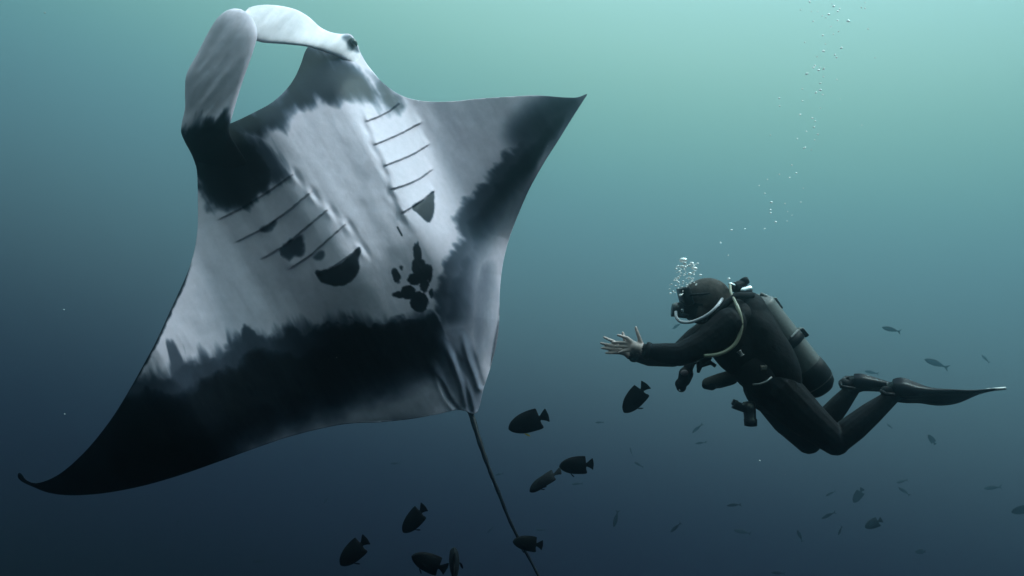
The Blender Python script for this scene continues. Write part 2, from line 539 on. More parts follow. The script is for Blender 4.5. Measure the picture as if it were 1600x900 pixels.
def build_manta():
    V, Fc, Cc = [], [], []
    off = 0
    def push(v, f, c):
        nonlocal off
        V.append(v); Cc.append(c)
        Fc.extend([[i + off for i in q] for q in clean_faces(f)])
        off += len(v)
    # body and wings
    p, rim, quads, depth = sheet(DISC, 1.5)
    Y = manta_Y(p) - manta_h(p)
    front = unproject(p, Y)
    u, v = manta_uv(p)
    body = (1 - sstep(60, 260, np.abs(u))) * (1 - sstep(380, 540, v))
    T = 0.05 + 0.10 * (1 - sstep(200, 620, np.abs(u))) + 0.30 * body
    T = T * np.sqrt(1 - (1 - np.clip(depth / 75.0, 0, 1)) ** 2)
    back = front + np.array([-0.18, 0.95, 0.22])[None] * T[:, None]
    verts, faces, inner = two_sided(front, back, rim, quads)
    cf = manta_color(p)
    cb = np.tile(np.array([0.014, 0.016, 0.021]), (len(inner), 1))
    ub, vb = u[inner], v[inner]
    cb[(np.abs(ub) > 60) & (np.abs(ub) < 200) & (vb > 60) & (vb < 160)] = (0.45, 0.44, 0.44)
    push(verts, faces, np.concatenate([cf, cb]))

    # cephalic fins: blades between two edges, lens-shaped in section
    def blade(e1, e2, Y1, Y2, thick, colfn, root, n=140, m=26):
        a = catmull(e1, 8); b = catmull(e2, 8)
        def resample(c, n):
            L = np.concatenate([[0], np.cumsum(np.sqrt(((c[1:] - c[:-1]) ** 2).sum(1)))])
            t = np.linspace(0, L[-1], n)
            return np.stack([np.interp(t, L, c[:, k]) for k in (0, 1)], 1)
        a = resample(a, n); b = resample(b, n)
        s = np.linspace(0, 1, n)[:, None]
        w = np.linspace(0, 1, m)[None, :]
        px = a[:, None, 0] * (1 - w) + b[:, None, 0] * w
        py = a[:, None, 1] * (1 - w) + b[:, None, 1] * w
        P = np.stack([px.ravel(), py.ravel()], 1)
        ya = np.interp(np.linspace(0, 1, n), np.linspace(0, 1, len(Y1)), Y1)
        yb = np.interp(np.linspace(0, 1, n), np.linspace(0, 1, len(Y2)), Y2)
        ya = np.convolve(np.pad(ya, 8, 'edge'), np.ones(17) / 17, 'valid'); yb = np.convolve(np.pad(yb, 8, 'edge'), np.ones(17) / 17, 'valid')
        Yc = ya[:, None] * (1 - w) + yb[:, None] * w
        Yb = (manta_Y(P) - manta_h(P)).reshape(n, m)
        blend = sstep(0.04, root, s)                      # the root sinks smoothly into the head
        Yc = (Yb + 0.035) * (1 - blend) + Yc * blend
        lens = np.sqrt(np.clip(1 - (2 * w - 1) ** 2, 0, 1)) * np.ones((n, 1))
        tip = np.sqrt(np.clip(1 - np.clip((s - 0.86) / 0.14, 0, 1) ** 2, 0, 1))
        half = thick * lens * tip * (0.2 + 0.8 * blend)
        wrinkle = 0.010 * fbm((P[:, 0] * 0.8 + P[:, 1] * 0.6) / 11.0, (P[:, 0] * -0.6 + P[:, 1] * 0.8) / 70.0, 3)
        wrinkle = wrinkle * lens.ravel()
        fr = unproject(P, (Yc - half).ravel() - wrinkle)
        bk = fr + np.array([-0.1, 0.97, 0.2])[None] * (2 * half.ravel() + 0.004)[:, None]
        idx = np.arange(n * m).reshape(n, m)
        q = np.stack([idx[:-1, :-1], idx[:-1, 1:], idx[1:, 1:], idx[1:, :-1]], -1).reshape(-1, 4)
        N0 = n * m
        qb = (q + N0)[:, ::-1]
        ring = list(idx[0, :]) + list(idx[1:, -1]) + list(idx[-1, ::-1][1:]) + list(idx[::-1, 0][1:-1])
        sides = [[ring[k], ring[k] + N0, ring[(k + 1) % len(ring)] + N0, ring[(k + 1) % len(ring)]] for k in range(len(ring))]
        faces = np.concatenate([q, qb, np.array(sides)], 0)
        c = colfn(P)
        push(np.concatenate([fr, bk]), faces, np.concatenate([c, c * 0.9]))

    def col_left(P):
        d = region(P, [(250, 203), (300, 196), (318, 182), (338, 188), (362, 190), (420, 215), (440, 330), (300, 330), (250, 260)], 11, jag=13, ex=(0.9, 0.3), fine=9, coarse=50)
        w = np.array([0.70, 0.59, 0.69])[None] * (0.80 + 0.30 * (0.5 + fbm((P[:, 0] + 0.5 * P[:, 1]) / 14.0, (P[:, 1] - 0.5 * P[:, 0]) / 60.0, 3)))[:, None]
        b = np.array([0.0030, 0.0048, 0.0090])[None]
        return np.exp((1 - d[:, None]) * np.log(w) + d[:, None] * np.log(b))
    def col_right(P):
        d = 0.80 * region(P, [(536, 99), (556, 108), (574, 122), (590, 134), (615, 160), (590, 170), (550, 130)], 5, jag=5, ex=(1, 1), fine=8, coarse=30)
        d2 = region(P, [(536, 58), (548, 56), (556, 66), (560, 80), (552, 76), (544, 66)], 5)
        d = np.maximum(d, 0.6 * d2)
        w = np.array([0.86, 0.75, 0.82])[None] * (0.86 + 0.22 * (0.5 + fbm((P[:, 0] + P[:, 1]) / 14.0, (P[:, 1] - P[:, 0]) / 60.0, 3)))[:, None]
        b = np.array([0.0030, 0.0048, 0.0090])[None]
        return np.exp((1 - d[:, None]) * np.log(w) + d[:, None] * np.log(b))
    # right fin (far one): its upper edge leans away, so its underside faces up to the light
    blade([(600, 133), (586, 116), (572, 98), (562, 80), (555, 64), (546, 55), (532, 53), (516, 50), (500, 42), (482, 26), (460, 14), (430, 8), (405, 8), (388, 12)],
          [(590, 140), (572, 120), (556, 104), (540, 94), (520, 86), (500, 79), (480, 73), (455, 70), (430, 68), (408, 66), (396, 60), (388, 46), (384, 28), (383, 18)],
          [5.14, 5.14, 5.12, 5.06, 4.98, 4.91, 4.86], [5.10, 5.06, 4.99, 4.88, 4.78, 4.72, 4.70], 0.045, col_right, 0.34)
    # left fin (near one)
    blade([(320, 300), (309, 268), (300, 243), (289, 222), (283, 207), (284, 193), (289, 168), (289, 138), (292, 114), (308, 84), (324, 53), (339, 29), (353, 17), (366, 13)],
          [(410, 300), (388, 258), (372, 232), (360, 212), (358, 200), (362, 184), (370, 156), (380, 124), (390, 96), (398, 72), (402, 54), (399, 38), (390, 23), (376, 14)],
          [4.60, 4.58, 4.55, 4.52, 4.50, 4.50, 4.54], [4.60, 4.52, 4.46, 4.46, 4.46, 4.48, 4.54], 0.05, col_left, 0.36)

    # tail: long tapering whip
    tl = catmull([(728, 622, 5.34, 6.0), (736, 646, 5.24, 6.0), (750, 692, 5.14, 4.6), (764, 732, 5.08, 4.0), (780, 772, 5.04, 3.4), (797, 815, 5.02, 3.0),
                  (818, 856, 5.0, 2.7), (840, 897, 4.98, 2.4), (862, 940, 4.9, 2.2), (890, 1010, 4.95, 1.2)], 6)
    n, m = len(tl), 12
    tv, tf = [], []
    for i in range(n):
        c = at(tl[i, 0], tl[i, 1], tl[i, 2])
        j = min(i + 1, n - 1); k = max(i - 1, 0)
        d = (at(tl[j, 0], tl[j, 1], tl[j, 2]) - at(tl[k, 0], tl[k, 1], tl[k, 2])).normalized()
        s1 = d.cross(Vector((0, 1, 0))).normalized(); s2 = d.cross(s1)
        r = 0.82 * tl[i, 3] * tl[i, 2] / F * (1 + 0.10 * math.sin(i * 1.7) + 0.06 * math.sin(i * 0.6))
        for q in range(m):
            a = 2 * math.pi * q / m
            tv.append(c + s1 * (r * math.cos(a)) + s2 * (r * math.sin(a)))
    for i in range(n - 1):
        for q in range(m):
            tf.append([i * m + q, i * m + (q + 1) % m, (i + 1) * m + (q + 1) % m, (i + 1) * m + q])
    tv = np.array([tuple(x) for x in tv])
    push(tv, np.array(tf), np.tile(np.array([0.003, 0.005, 0.009]), (len(tv), 1)))

    root = empty('manta_ray', at(560, 380, 4.9))
    tag(root, 'huge manta ray with white black-spotted belly and curled head fins', 'manta ray')
    o = link_mesh('body', np.concatenate(V), Fc, M_MANTA, root)
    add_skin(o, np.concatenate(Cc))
    # eye on the far side of the head
    ev, ef = ellipsoid(at(552, 66, 5.06), (Vector((0.6, 0, -0.8)) * 0.030, Vector((0, 1, 0)) * 0.03, Vector((0.8, 0, 0.6)) * 0.02), 14, 10)
    link_mesh('eye', ev, ef, M_EYE, root)
    return root

# ------------------------------------------------------------------ solids
def ellipsoid(c, axes, n=20, m=14):
    v, f = [], []
    c = Vector(c)
    for i in range(m + 1):
        th = math.pi * i / m
        for j in range(n):
            ph = 2 * math.pi * j / n
            v.append(c + axes[0] * (math.sin(th) * math.cos(ph)) + axes[1] * (math.sin(th) * math.sin(ph)) + axes[2] * math.cos(th))
    for i in range(m):
        for j in range(n):
            f.append([i * n + j, (i + 1) * n + j, (i + 1) * n + (j + 1) % n, i * n + (j + 1) % n])
    return v, f

def frame_of(d):
    d = d.normalized()
    ref = Vector((0, 1, 0)) if abs(d.y) < 0.9 else Vector((1, 0, 0))
    s1 = d.cross(ref).normalized()
    return s1, d.cross(s1).normalized()

def round_cone(p0, r0, p1, r1, n=16, caps=4):
    """closed tapered limb with rounded ends"""
    p0, p1 = Vector(p0), Vector(p1)
    d = (p1 - p0).normalized()
    s1, s2 = frame_of(d)
    rings = []
    for k in range(caps + 1):
        a = math.pi / 2 * (1 - k / caps)
        rings.append((p0 - d * (r0 * math.sin(a)), max(r0 * math.cos(a), r0 * 0.02)))
    for k in range(caps + 1):
        a = math.pi / 2 * k / caps
        rings.append((p1 + d * (r1 * math.sin(a)), max(r1 * math.cos(a), r1 * 0.02)))
    return loft(rings, s1, s2, n)

def loft(rings, s1, s2, n, close=True):
    v, f = [], []
    for c, r in rings:
        for j in range(n):
            a = 2 * math.pi * j / n
            v.append(c + s1 * (r * math.cos(a)) + s2 * (r * math.sin(a)))
    for i in range(len(rings) - 1):
        for j in range(n):
            f.append([i * n + j, i * n + (j + 1) % n, (i + 1) * n + (j + 1) % n, (i + 1) * n + j])
    if close:
        f.append(list(range(n))[::-1])
        f.append([(len(rings) - 1) * n + j for j in range(n)])
    return v, f

def tube(points, radii, n=10):
    """tube along world points"""
    P = [Vector(p) for p in points]
    v, f = [], []
    prev = None
    for i, c in enumerate(P):
        d = (P[min(i + 1, len(P) - 1)] - P[max(i - 1, 0)]).normalized()
        if prev is None:
            s1, s2 = frame_of(d)
        else:
            s1 = (prev - d * prev.dot(d)).normalized(); s2 = d.cross(s1)
        prev = s1
        r = radii[i] if hasattr(radii, '__len__') else radii
        for j in range(n):
            a = 2 * math.pi * j / n
            v.append(c + s1 * (r * math.cos(a)) + s2 * (r * math.sin(a)))
    for i in range(len(P) - 1):
        for j in range(n):
            f.append([i * n + j, i * n + (j + 1) % n, (i + 1) * n + (j + 1) % n, (i + 1) * n + j])
    f.append(list(range(n))[::-1]); f.append([(len(P) - 1) * n + j for j in range(n)])
    return v, f

class Bag:
    def __init__(self): self.v, self.f = [], []
    def add(self, vf):
        v, f = vf
        o = len(self.v)
        self.v += [Vector(p) for p in v]; self.f += [[i + o for i in q] for q in f]
        return self

def box(c, ax, bevel=0.0):
    """box with half-axes ax; corners chamfered a little so that edges catch light"""
    bm = bmesh.new()
    bmesh.ops.create_cube(bm, size=2.0)
    L = min(a.length for a in ax)
    M = Matrix((ax[0], ax[1], ax[2])).transposed()
    for q in bm.verts: q.co = M @ q.co
    if bevel > 0:
        bmesh.ops.bevel(bm, geom=bm.edges[:], offset=bevel, segments=2, affect='EDGES', profile=0.5)
    bm.verts.ensure_lookup_table()
    v = [Vector(c) + q.co for q in bm.verts]
    f = [[q.index for q in fc.verts] for fc in bm.faces]
    bm.free()
    return v, f

def fused(bag, voxel, smooth=4, factor=0.5):
    """fuse overlapping solids into one continuous skin; returns verts, faces"""
    me = bpy.data.meshes.new('tmp')
    me.from_pydata([tuple(p) for p in bag.v], [], bag.f)
    me.update()
    o = bpy.data.objects.new('tmp', me)
    COL.objects.link(o)
    rm = o.modifiers.new('r', 'REMESH'); rm.mode = 'VOXEL'; rm.voxel_size = voxel; rm.adaptivity = 0
    if smooth:
        sm = o.modifiers.new('s', 'SMOOTH'); sm.factor = factor; sm.iterations = smooth
    dg = bpy.context.evaluated_depsgraph_get()
    ev = o.evaluated_get(dg).to_mesh()
    n = len(ev.vertices)
    co = np.zeros(n * 3); ev.vertices.foreach_get('co', co)
    faces = [list(q.vertices) for q in ev.polygons]
    o.evaluated_get(dg).to_mesh_clear()
    bpy.data.objects.remove(o); bpy.data.meshes.remove(me)
    return co.reshape(-1, 3), faces

MANTA = build_manta()

# ------------------------------------------------------------------ diver
YD = 4.8
K = YD / F                                   # metres per photo pixel at the diver
def D(px, py, dy=0.0):
    return at(px, py, YD + dy)
SP = Vector((0.547, 0, -0.837))              # down the spine
FR = Vector((-0.837, 0, -0.547))             # out of the chest
SD = Vector((0, 1, 0))

person = empty('person', D(1205, 610))
tag(person, 'diver in black wetsuit kneeling in mid water with both hands held out', 'person')

def limb(bag, pts):
    for (a, b) in zip(pts[:-1], pts[1:]):
        bag.add(round_cone(D(*a[:3]), a[3] * K, D(*b[:3]), b[3] * K))

NEAR_FINGERS = [  # root, knuckle, tip  (px, py, depth)
    [(990, 536, -.155), (980, 528, -.150), (972, 525.5, -.145), (965.5, 523.5, -.140)],
    [(989, 541, -.155), (978, 535.5, -.145), (967, 535, -.140), (957.5, 535, -.130)],
    [(989, 545, -.155), (978, 541.5, -.145), (969, 541.5, -.140), (961, 541.5, -.130)],
    [(990, 549, -.155), (981, 547.5, -.150), (973, 549.0, -.145), (967, 551, -.140)],
    [(1002, 538, -.16), (998.5, 527, -.165), (995.5, 519, -.165), (993.5, 511.5, -.16)],
]
FAR_FINGERS = [
    [(970, 540, .06), (958, 533.5, .06), (950.5, 530, .06), (944, 527, .065)],
    [(969, 543, .06), (956.5, 540, .06), (947, 538, .06), (939, 536, .065)],
    [(969, 547, .06), (956.5, 545.5, .06), (948, 544.5, .06), (940.5, 543.5, .065)],
    [(970, 551, .06), (959, 551, .06), (953, 551.5, .06), (947, 551.5, .065)],
    [(979, 545, .06), (977, 535, .045), (975, 527, .04), (973, 520, .045)],
]
def hand(bag, wrist, palm, fingers, wr):
    bag.add(round_cone(D(*wrist), wr * K, D(*palm), wr * 1.02 * K))
    for i, fg in enumerate(fingers):
        bag.add(round_cone(D(*wrist), wr * .55 * K, D(*fg[0]), 3.6 * K, 12, 3))
        if i < 4:
            bag.add(round_cone(D(*palm), 4.2 * K, D(*fg[1]), 3.0 * K, 12, 3))
        rr = (3.3, 2.75, 2.45, 2.1) if i < 4 else (3.9, 3.1, 2.7, 2.2)
        for k in range(3):
            bag.add(round_cone(D(*fg[k]), rr[k] * K, D(*fg[k + 1]), rr[k + 1] * K, 12, 3))

def build_person():
    b = Bag()
    # trunk
    b.add(ellipsoid(D(1152, 524), (SP * 66 * K, FR * 42 * K, SD * 0.195)))
    b.add(ellipsoid(D(1178, 566), (SP * 60 * K, FR * 39 * K, SD * 0.170)))
    b.add(ellipsoid(D(1204, 604), (SP * 46 * K, FR * 41 * K, SD * 0.180)))
    b.add(ellipsoid(D(1146, 496), (SP * 34 * K, FR * 36 * K, SD * 0.200)))
    # neck and head, chin pushed forward
    limb(b, [(1140, 500, 0, 20), (1112, 478, 0, 19)])
    b.add(ellipsoid(D(1103, 466), (Vector((1, 0, 0.1)) * 35 * K, SD * 0.085, Vector((-.1, 0, 1)) * 31 * K)))
    b.add(ellipsoid(D(1088, 480), (Vector((1, 0, 0)) * 22 * K, SD * 0.066, Vector((0, 0, 1)) * 25 * K)))
    b.add(round_cone(D(1068, 470), 3.2 * K, D(1064.5, 478), 4.4 * K, 10, 3))        # nose
    # legs
    limb(b, [(1204, 606, .10, 37), (1234, 652, .10, 31), (1263, 689, .11, 21)])
    limb(b, [(1263, 689, .11, 20.5), (1290, 658, .12, 19), (1312, 632, .12, 16), (1333, 607, .12, 11)])
    limb(b, [(1210, 606, -.10, 37), (1256, 650, -.11, 31), (1305, 690, -.12, 21.5)])
    limb(b, [(1305, 690, -.12, 20.5), (1334, 668, -.12, 20), (1362, 645, -.12, 17), (1396, 618, -.12, 11)])
    limb(b, [(1333, 606, .12, 10), (1318, 599, .12, 8)])
    limb(b, [(1396, 618, -.12, 11), (1384, 611, -.12, 8)])
    limb(b, [(1333, 606, .12, 9.5), (1366, 600, .12, 7)])
    limb(b, [(1396, 616, -.12, 10.5), (1432, 614, -.12, 7)])
    # near arm
    limb(b, [(1140, 506, -.19, 25), (1098, 538, -.21, 20.5), (1062, 554, -.22, 17.5), (1034, 552, -.19, 15.5), (1008, 547, -.165, 10.0)])
    # far arm
    limb(b, [(1136, 500, .18, 24), (1086, 530, .20, 19), (1052, 559, .17, 15), (1014, 560, .11, 12.5), (984, 554, .065, 8.0)])
    hand(b, (1007, 546, -.163), (993, 542, -.157), NEAR_FINGERS, 8.0)
    hand(b, (984, 553, .065), (971, 546, .06), FAR_FINGERS, 7.0)
    v, f = fused(b, 0.0048, smooth=3)
    o = link_mesh('body', v, f, M_SUIT, person)
    o.data.materials.append(M_SKIN)
    # bare hands, cut off cleanly at the cuffs
    cuts = [(Vector(D(1004, 545, -.163)), (D(990, 541, -.157) - D(1034, 552, -.19)).normalized(), -0.02),
            (Vector(D(981, 553, .065)), (D(968, 546, .06) - D(1014, 560, .11)).normalized(), 0.02)]
    mi = np.zeros(len(f), dtype=np.int32)
    for k, q in enumerate(f):
        c = Vector(v[q[0]])
        for (p, d, _), yr in zip(cuts, ((-.26, -.10), (-.02, .12))):
            if (c - p).dot(d) > 0 and yr[0] < c.y - YD < yr[1] and (c - p).length < 0.26:
                mi[k] = 1
    # the open face between hood and mask
    o.data.polygons.foreach_set('material_index', mi)
    for pxy, dy, rr, dirn in (((1009, 547.5), -.167, 13, D(990, 541, -.157) - D(1034, 552, -.19)),
                              ((988, 555), .072, 10, D(968, 546, .06) - D(1014, 560, .11))):
        d = dirn.normalized(); s1, s2 = frame_of(d); c = D(*pxy, dy)
        rings = [(c - d * 0.024, rr * K * 1.0), (c - d * 0.010, rr * K * 1.06), (c + d * 0.002, rr * K * 0.98), (c + d * 0.004, rr * K * .7)]
        vv, ff = loft(rings, s1, s2, 20)
        link_mesh('cuff', vv, ff, M_SUIT, person)
build_person()

def part(name, vf, m, parent=person, smooth=True):
    o = link_mesh(name, vf[0], vf[1], m, parent, smooth)
    return o

# hood: a shell over skull and neck, open at the face
hb = Bag()
hb.add(ellipsoid(D(1105, 465), (Vector((1, 0, 0.06)) * 37 * K, SD * 0.088, Vector((-.06, 0, 1)) * 31 * K)))
hb.add(ellipsoid(D(1090, 461), (Vector((1, 0, .5)).normalized() * 25 * K, SD * 0.080, Vector((-.5, 0, 1)).normalized() * 22 * K)))
hb.add(ellipsoid(D(1122, 474), (Vector((1, 0, 0)) * 26 * K, SD * 0.086, Vector((0, 0, 1)) * 28 * K)))
hb.add(ellipsoid(D(1094, 483), (Vector((1, 0, 0)) * 20 * K, SD * 0.072, Vector((0, 0, 1)) * 24 * K)))
hb.add(round_cone(D(1112, 478), 22 * K, D(1142, 500), 26 * K))
hv_, hf_ = fused(hb, 0.007, 4)
hood = part('hood', (hv_, hf_), M_HOOD)
# mask: skirt, frame, lens and strap
mk = part('mask', box(D(1071, 463), (Vector((1, 0, .25)) * 7 * K, SD * 0.078, Vector((-.25, 0, 1)) * 14 * K), 0.012), M_RUBBER)
part('lens', box(D(1063.4, 461.5), (Vector((1, 0, .25)) * 1.0 * K, SD * 0.068, Vector((-.25, 0, 1)) * 10.5 * K), 0.003), M_PLASTIC, mk)
sv = []
for k in range(25):
    a = math.pi * k / 24
    sv.append(D(1072 + 70 * math.sin(a) * 0.98, 461 - 6 * math.sin(a)) + Vector((0, -0.090 * math.cos(a), 0)))
part('strap', tube(sv, 0.006, 8), M_RUBBER, mk)

# buoyancy vest: jacket, shoulder straps, pockets
vb_ = Bag()
vb_.add(ellipsoid(D(1176, 520), (SP * 66 * K, FR * 40 * K, SD * 0.215)))
vb_.add(ellipsoid(D(1200, 566), (SP * 60 * K, FR * 40 * K, SD * 0.205)))
vb_.add(ellipsoid(D(1166, 490), (SP * 38 * K, FR * 34 * K, SD * 0.170)))
vb_.add(ellipsoid(D(1198, 552, -.12), (SP * 80 * K, FR * 38 * K, SD * 0.10)))
vb_.add(ellipsoid(D(1198, 552, .12), (SP * 80 * K, FR * 38 * K, SD * 0.10)))
vb_.add(ellipsoid(D(1146, 540, -.10), (SP * 55 * K, FR * 36 * K, SD * 0.12)))
vb_.add(ellipsoid(D(1146, 540, .10), (SP * 55 * K, FR * 36 * K, SD * 0.12)))
vv, vf = fused(vb_, 0.010, 5)
vest = part('buoyancy_vest', (vv, vf), M_VEST)
for dy in (-.15, .15):
    part('shoulder_strap', tube([D(1176, 462, dy * .7), D(1150, 462, dy), D(1124, 484, dy * 1.1), D(1112, 520, dy * 1.2), D(1118, 548, dy * 1.25)], 0.018, 8), M_VEST, vest)
part('pocket', ellipsoid(D(1184, 590, -.18), (SP * 34 * K, FR * 26 * K, SD * 0.055)), M_VEST, vest)
part('buckle', box(D(1152, 510, -.225), (Vector((.6, 0, -.8)) * 5 * K, Vector((.8, 0, .6)) * 3 * K, SD * .012), 0.004), M_STRAP, vest)
part('buckle', box(D(1157, 552, -.228), (Vector((.6, 0, -.8)) * 4 * K, Vector((.8, 0, .6)) * 2.4 * K, SD * .012), 0.004), M_STRAP, vest)
part('waist_strap', tube([D(1176, 601, -.236), D(1188, 600, -.240), D(1198, 596, -.242), D(1206, 589, -.240)], 0.005, 6), M_STRAP, vest)
part('buckle', box(D(1193, 575, -.232), (Vector((1, 0, 0)) * 4 * K, Vector((0, 0, 1)) * 3.4 * K, SD * .012), 0.004), M_POUCH, vest)

# swim fins
def dive_fin(pts, width, m_tip):
    """foot pocket and long blade; pts: (px, py, dy, half width m, tilt deg, half thickness m)"""
    P = catmull([p for p in pts], 6)
    n = len(P); v, f = [], []
    sec = 14
    for i in range(n):
        c = D(P[i, 0], P[i, 1], P[i, 2])
        j, k = min(i + 1, n - 1), max(i - 1, 0)
        d = (D(*P[j, :3]) - D(*P[k, :3])).normalized()
        ti = R(P[i, 4])
        w = Vector((0, math.cos(ti), -math.sin(ti))); w = (w - d * w.dot(d)).normalized()
        nrm = d.cross(w).normalized()
        for q in range(sec):
            a = 2 * math.pi * q / sec
            ca, sa = math.cos(a), math.sin(a)
            rail = 1.0 + 1.2 * (abs(ca) > 0.9)
            v.append(c + w * (P[i, 3] * ca) + nrm * (P[i, 5] * (0.35 * np.sign(sa) * abs(sa) ** .5 + 0.65 * sa) * rail))
    for i in range(n - 1):
        for q in range(sec):
            f.append([i * sec + q, i * sec + (q + 1) % sec, (i + 1) * sec + (q + 1) % sec, (i + 1) * sec + q])
    f.append(list(range(sec))[::-1]); f.append([(n - 1) * sec + q for q in range(sec)])
    return v, f
near_fin = part('dive_fin', dive_fin([(1392, 609, -.12, .050, 20, .040), (1404, 609, -.12, .060, 24, .045), (1424, 614, -.12, .062, 28, .034), (1446, 618, -.12, .074, 30, .016),
                                      (1475, 621, -.12, .092, 32, .009), (1505, 620, -.12, .100, 26, .007), (1535, 613, -.12, .104, 16, .006), (1556, 608, -.12, .098, 10, .005)], .1, None), M_FINBLADE)
part('fin_tip', dive_fin([(1538, 611.5, -.12, .100, 13, .0075), (1548, 609.5, -.12, .101, 11, .0075), (1558, 607.5, -.12, .096, 9, .007)], .1, None), M_FINTIP, near_fin)
part('heel_strap', tube([D(1398, 603, -.06), D(1386, 606, -.07), D(1377, 611, -.12), D(1384, 616, -.175), D(1398, 617, -.185)], 0.011, 8), M_RUBBER, near_fin)
far_fin = part('dive_fin', dive_fin([(1330, 597, .12, .050, 14, .036), (1342, 598, .12, .058, 16, .036), (1362, 601, .12, .062, 18, .024), (1384, 605, .12, .076, 18, .012),
                                     (1412, 609, .12, .092, 16, .008), (1440, 612, .12, .100, 12, .007), (1470, 613, .12, .100, 8, .006), (1494, 611, .12, .096, 6, .005)], .1, None), M_FINBLADE)
part('heel_strap', tube([D(1340, 590, .19), D(1322, 590, .17), D(1313, 597, .12), D(1314, 604, .07), D(1336, 608, .055)], 0.011, 8), M_RUBBER, far_fin)

# ------------------------------------------------------------------ scuba tank with regulator
TA, TB = D(1178, 472), D(1279, 601)
tdir = (TB - TA).normalized()
ts1, ts2 = frame_of(tdir)
TR = 27.5 * K
tank = empty('scuba_tank', TB)
tag(tank, 'silver scuba tank with black boot strapped to the diver\'s back', 'scuba tank')
def ring_at(t, r): return (TA + tdir * t, r)
TL = (TB - TA).length
cyl = [ring_at(-.060, .016), ring_at(-.045, .022), ring_at(-.030, .035)]
for k in range(9):
    a = math.pi / 2 * k / 8
    cyl.append(ring_at(-.028 + .062 * math.sin(a) ** 1.2 if k else -.028, .036 + (TR - .036) * math.sin(a)))
cyl += [ring_at(t, TR) for t in np.linspace(.05, TL - .01, 8)]
vv, ff = loft(cyl, ts1, ts2, 40)
part('cylinder', (vv, ff), M_TANK, tank)
boot = [ring_at(TL - .125, TR * .98), ring_at(TL - .120, TR + .004), ring_at(TL - .08, TR + .006), ring_at(TL - .03, TR + .004), ring_at(TL + .02, TR * .88), ring_at(TL + .045, TR * .60), ring_at(TL + .052, TR * .2)]
vv, ff = loft(boot, ts1, ts2, 40)
part('boot', (vv, ff), M_RUBBER, tank)
band = [ring_at(.255, TR + .001), ring_at(.257, TR + .007), ring_at(.305, TR + .007), ring_at(.307, TR + .001)]
vv, ff = loft(band, ts1, ts2, 40, close=False)
part('tank_band', (vv, ff), M_RUBBER, tank)
up = Vector((0.837, 0, 0.547))
bk = part('band_buckle', box(TA + tdir * .282 + up * (TR + .012), (tdir * .028, SD * .035, up * .012), .005), M_PLASTIC, tank)
part('band_edge', box(TA + tdir * .246 + up * (TR * .55) - SD * (TR * .86), (tdir * .004, (up * .8 + SD * .6).normalized() * .045, (up * .6 - SD * .8).normalized() * .004), .001), M_STRAP, tank)
part('handle', box(D(1212, 476) + up * .012, (Vector((.55, 0, -.83)) * .036, SD * .02, Vector((.83, 0, .55)) * .010), .006), M_PLASTIC, tank)
part('shoulder_trim', tube([D(1188, 459, -.03), D(1197, 463, -.035), D(1206, 472, -.035), D(1211, 480, -.03)], .010, 8), M_STRAP, tank)
# valve, first stage and knob
vlv = part('valve', round_cone(TA - tdir * .045, .017, D(1152, 447), .020, 14, 4), M_CHROME, tank)
part('valve_knob', loft([(D(1163, 433, -.0), .008), (D(1162, 435), .023), (D(1165, 443), .024), (D(1166, 445), .010)], Vector((.93, 0, .3)), SD, 16), M_RUBBER, tank)
part('first_stage', round_cone(D(1150, 449, -.02), .030, D(1160, 444, .0), .026, 16, 5), M_RUBBER, tank)
part('first_stage_cap', round_cone(D(1170, 452, -.02), .022, D(1160, 455, -.03), .022, 16, 5), M_CHROME, tank)
part('hose_fitting', round_cone(D(1141, 444, -.05), .010, D(1150, 448, -.03), .012, 12, 3), M_CHROME, tank)
# second stage in front of the mouth
reg = part('regulator', loft([(D(1049.5, 484.5), .022), (D(1050, 484.5), .036), (D(1056, 483.5), .040), (D(1064, 482.5), .036), (D(1068, 482), .022), (D(1074, 482), .018)], Vector((.1, 0, 1)).normalized(), SD, 24), M_PLASTIC, tank)
part('exhaust_tee', box(D(1066, 493), (Vector((1, 0, -.1)) * .026, SD * .052, Vector((.1, 0, 1)) * .013), .008), M_RUBBER, reg)
part('purge_ring', box(D(1066, 485, -.048), (Vector((1, 0, 0)) * .008, SD * .006, Vector((0, 0, 1)) * .008), .003), M_CHROME, reg)
part('breathing_hose', tube([tuple(q) for q in catmull([tuple(D(*c)) for c in [(1056, 487, -.06), (1057, 496, -.085), (1064, 502.5, -.10), (1077, 503.5, -.12), (1092, 499, -.14), (1108, 490, -.155), (1119, 480, -.150), (1126, 471, -.115), (1131, 464, -.05), (1144, 452, -.02)]], 5)], 0.0085, 10), M_HOSE_W, tank)
part('inflator_hose', tube([tuple(q) for q in catmull([tuple(D(*c)) for c in [(1141, 446, -.06), (1142, 457, -.12), (1148, 470, -.185), (1155, 487, -.235), (1158.5, 505, -.25), (1156, 522, -.255), (1148, 538, -.262), (1134, 549, -.268), (1118, 554.5, -.272), (1100, 556, -.27)]], 5)], [0.0075] * 12 + [0.0098] * 34, 10), M_HOSE_Y, tank)

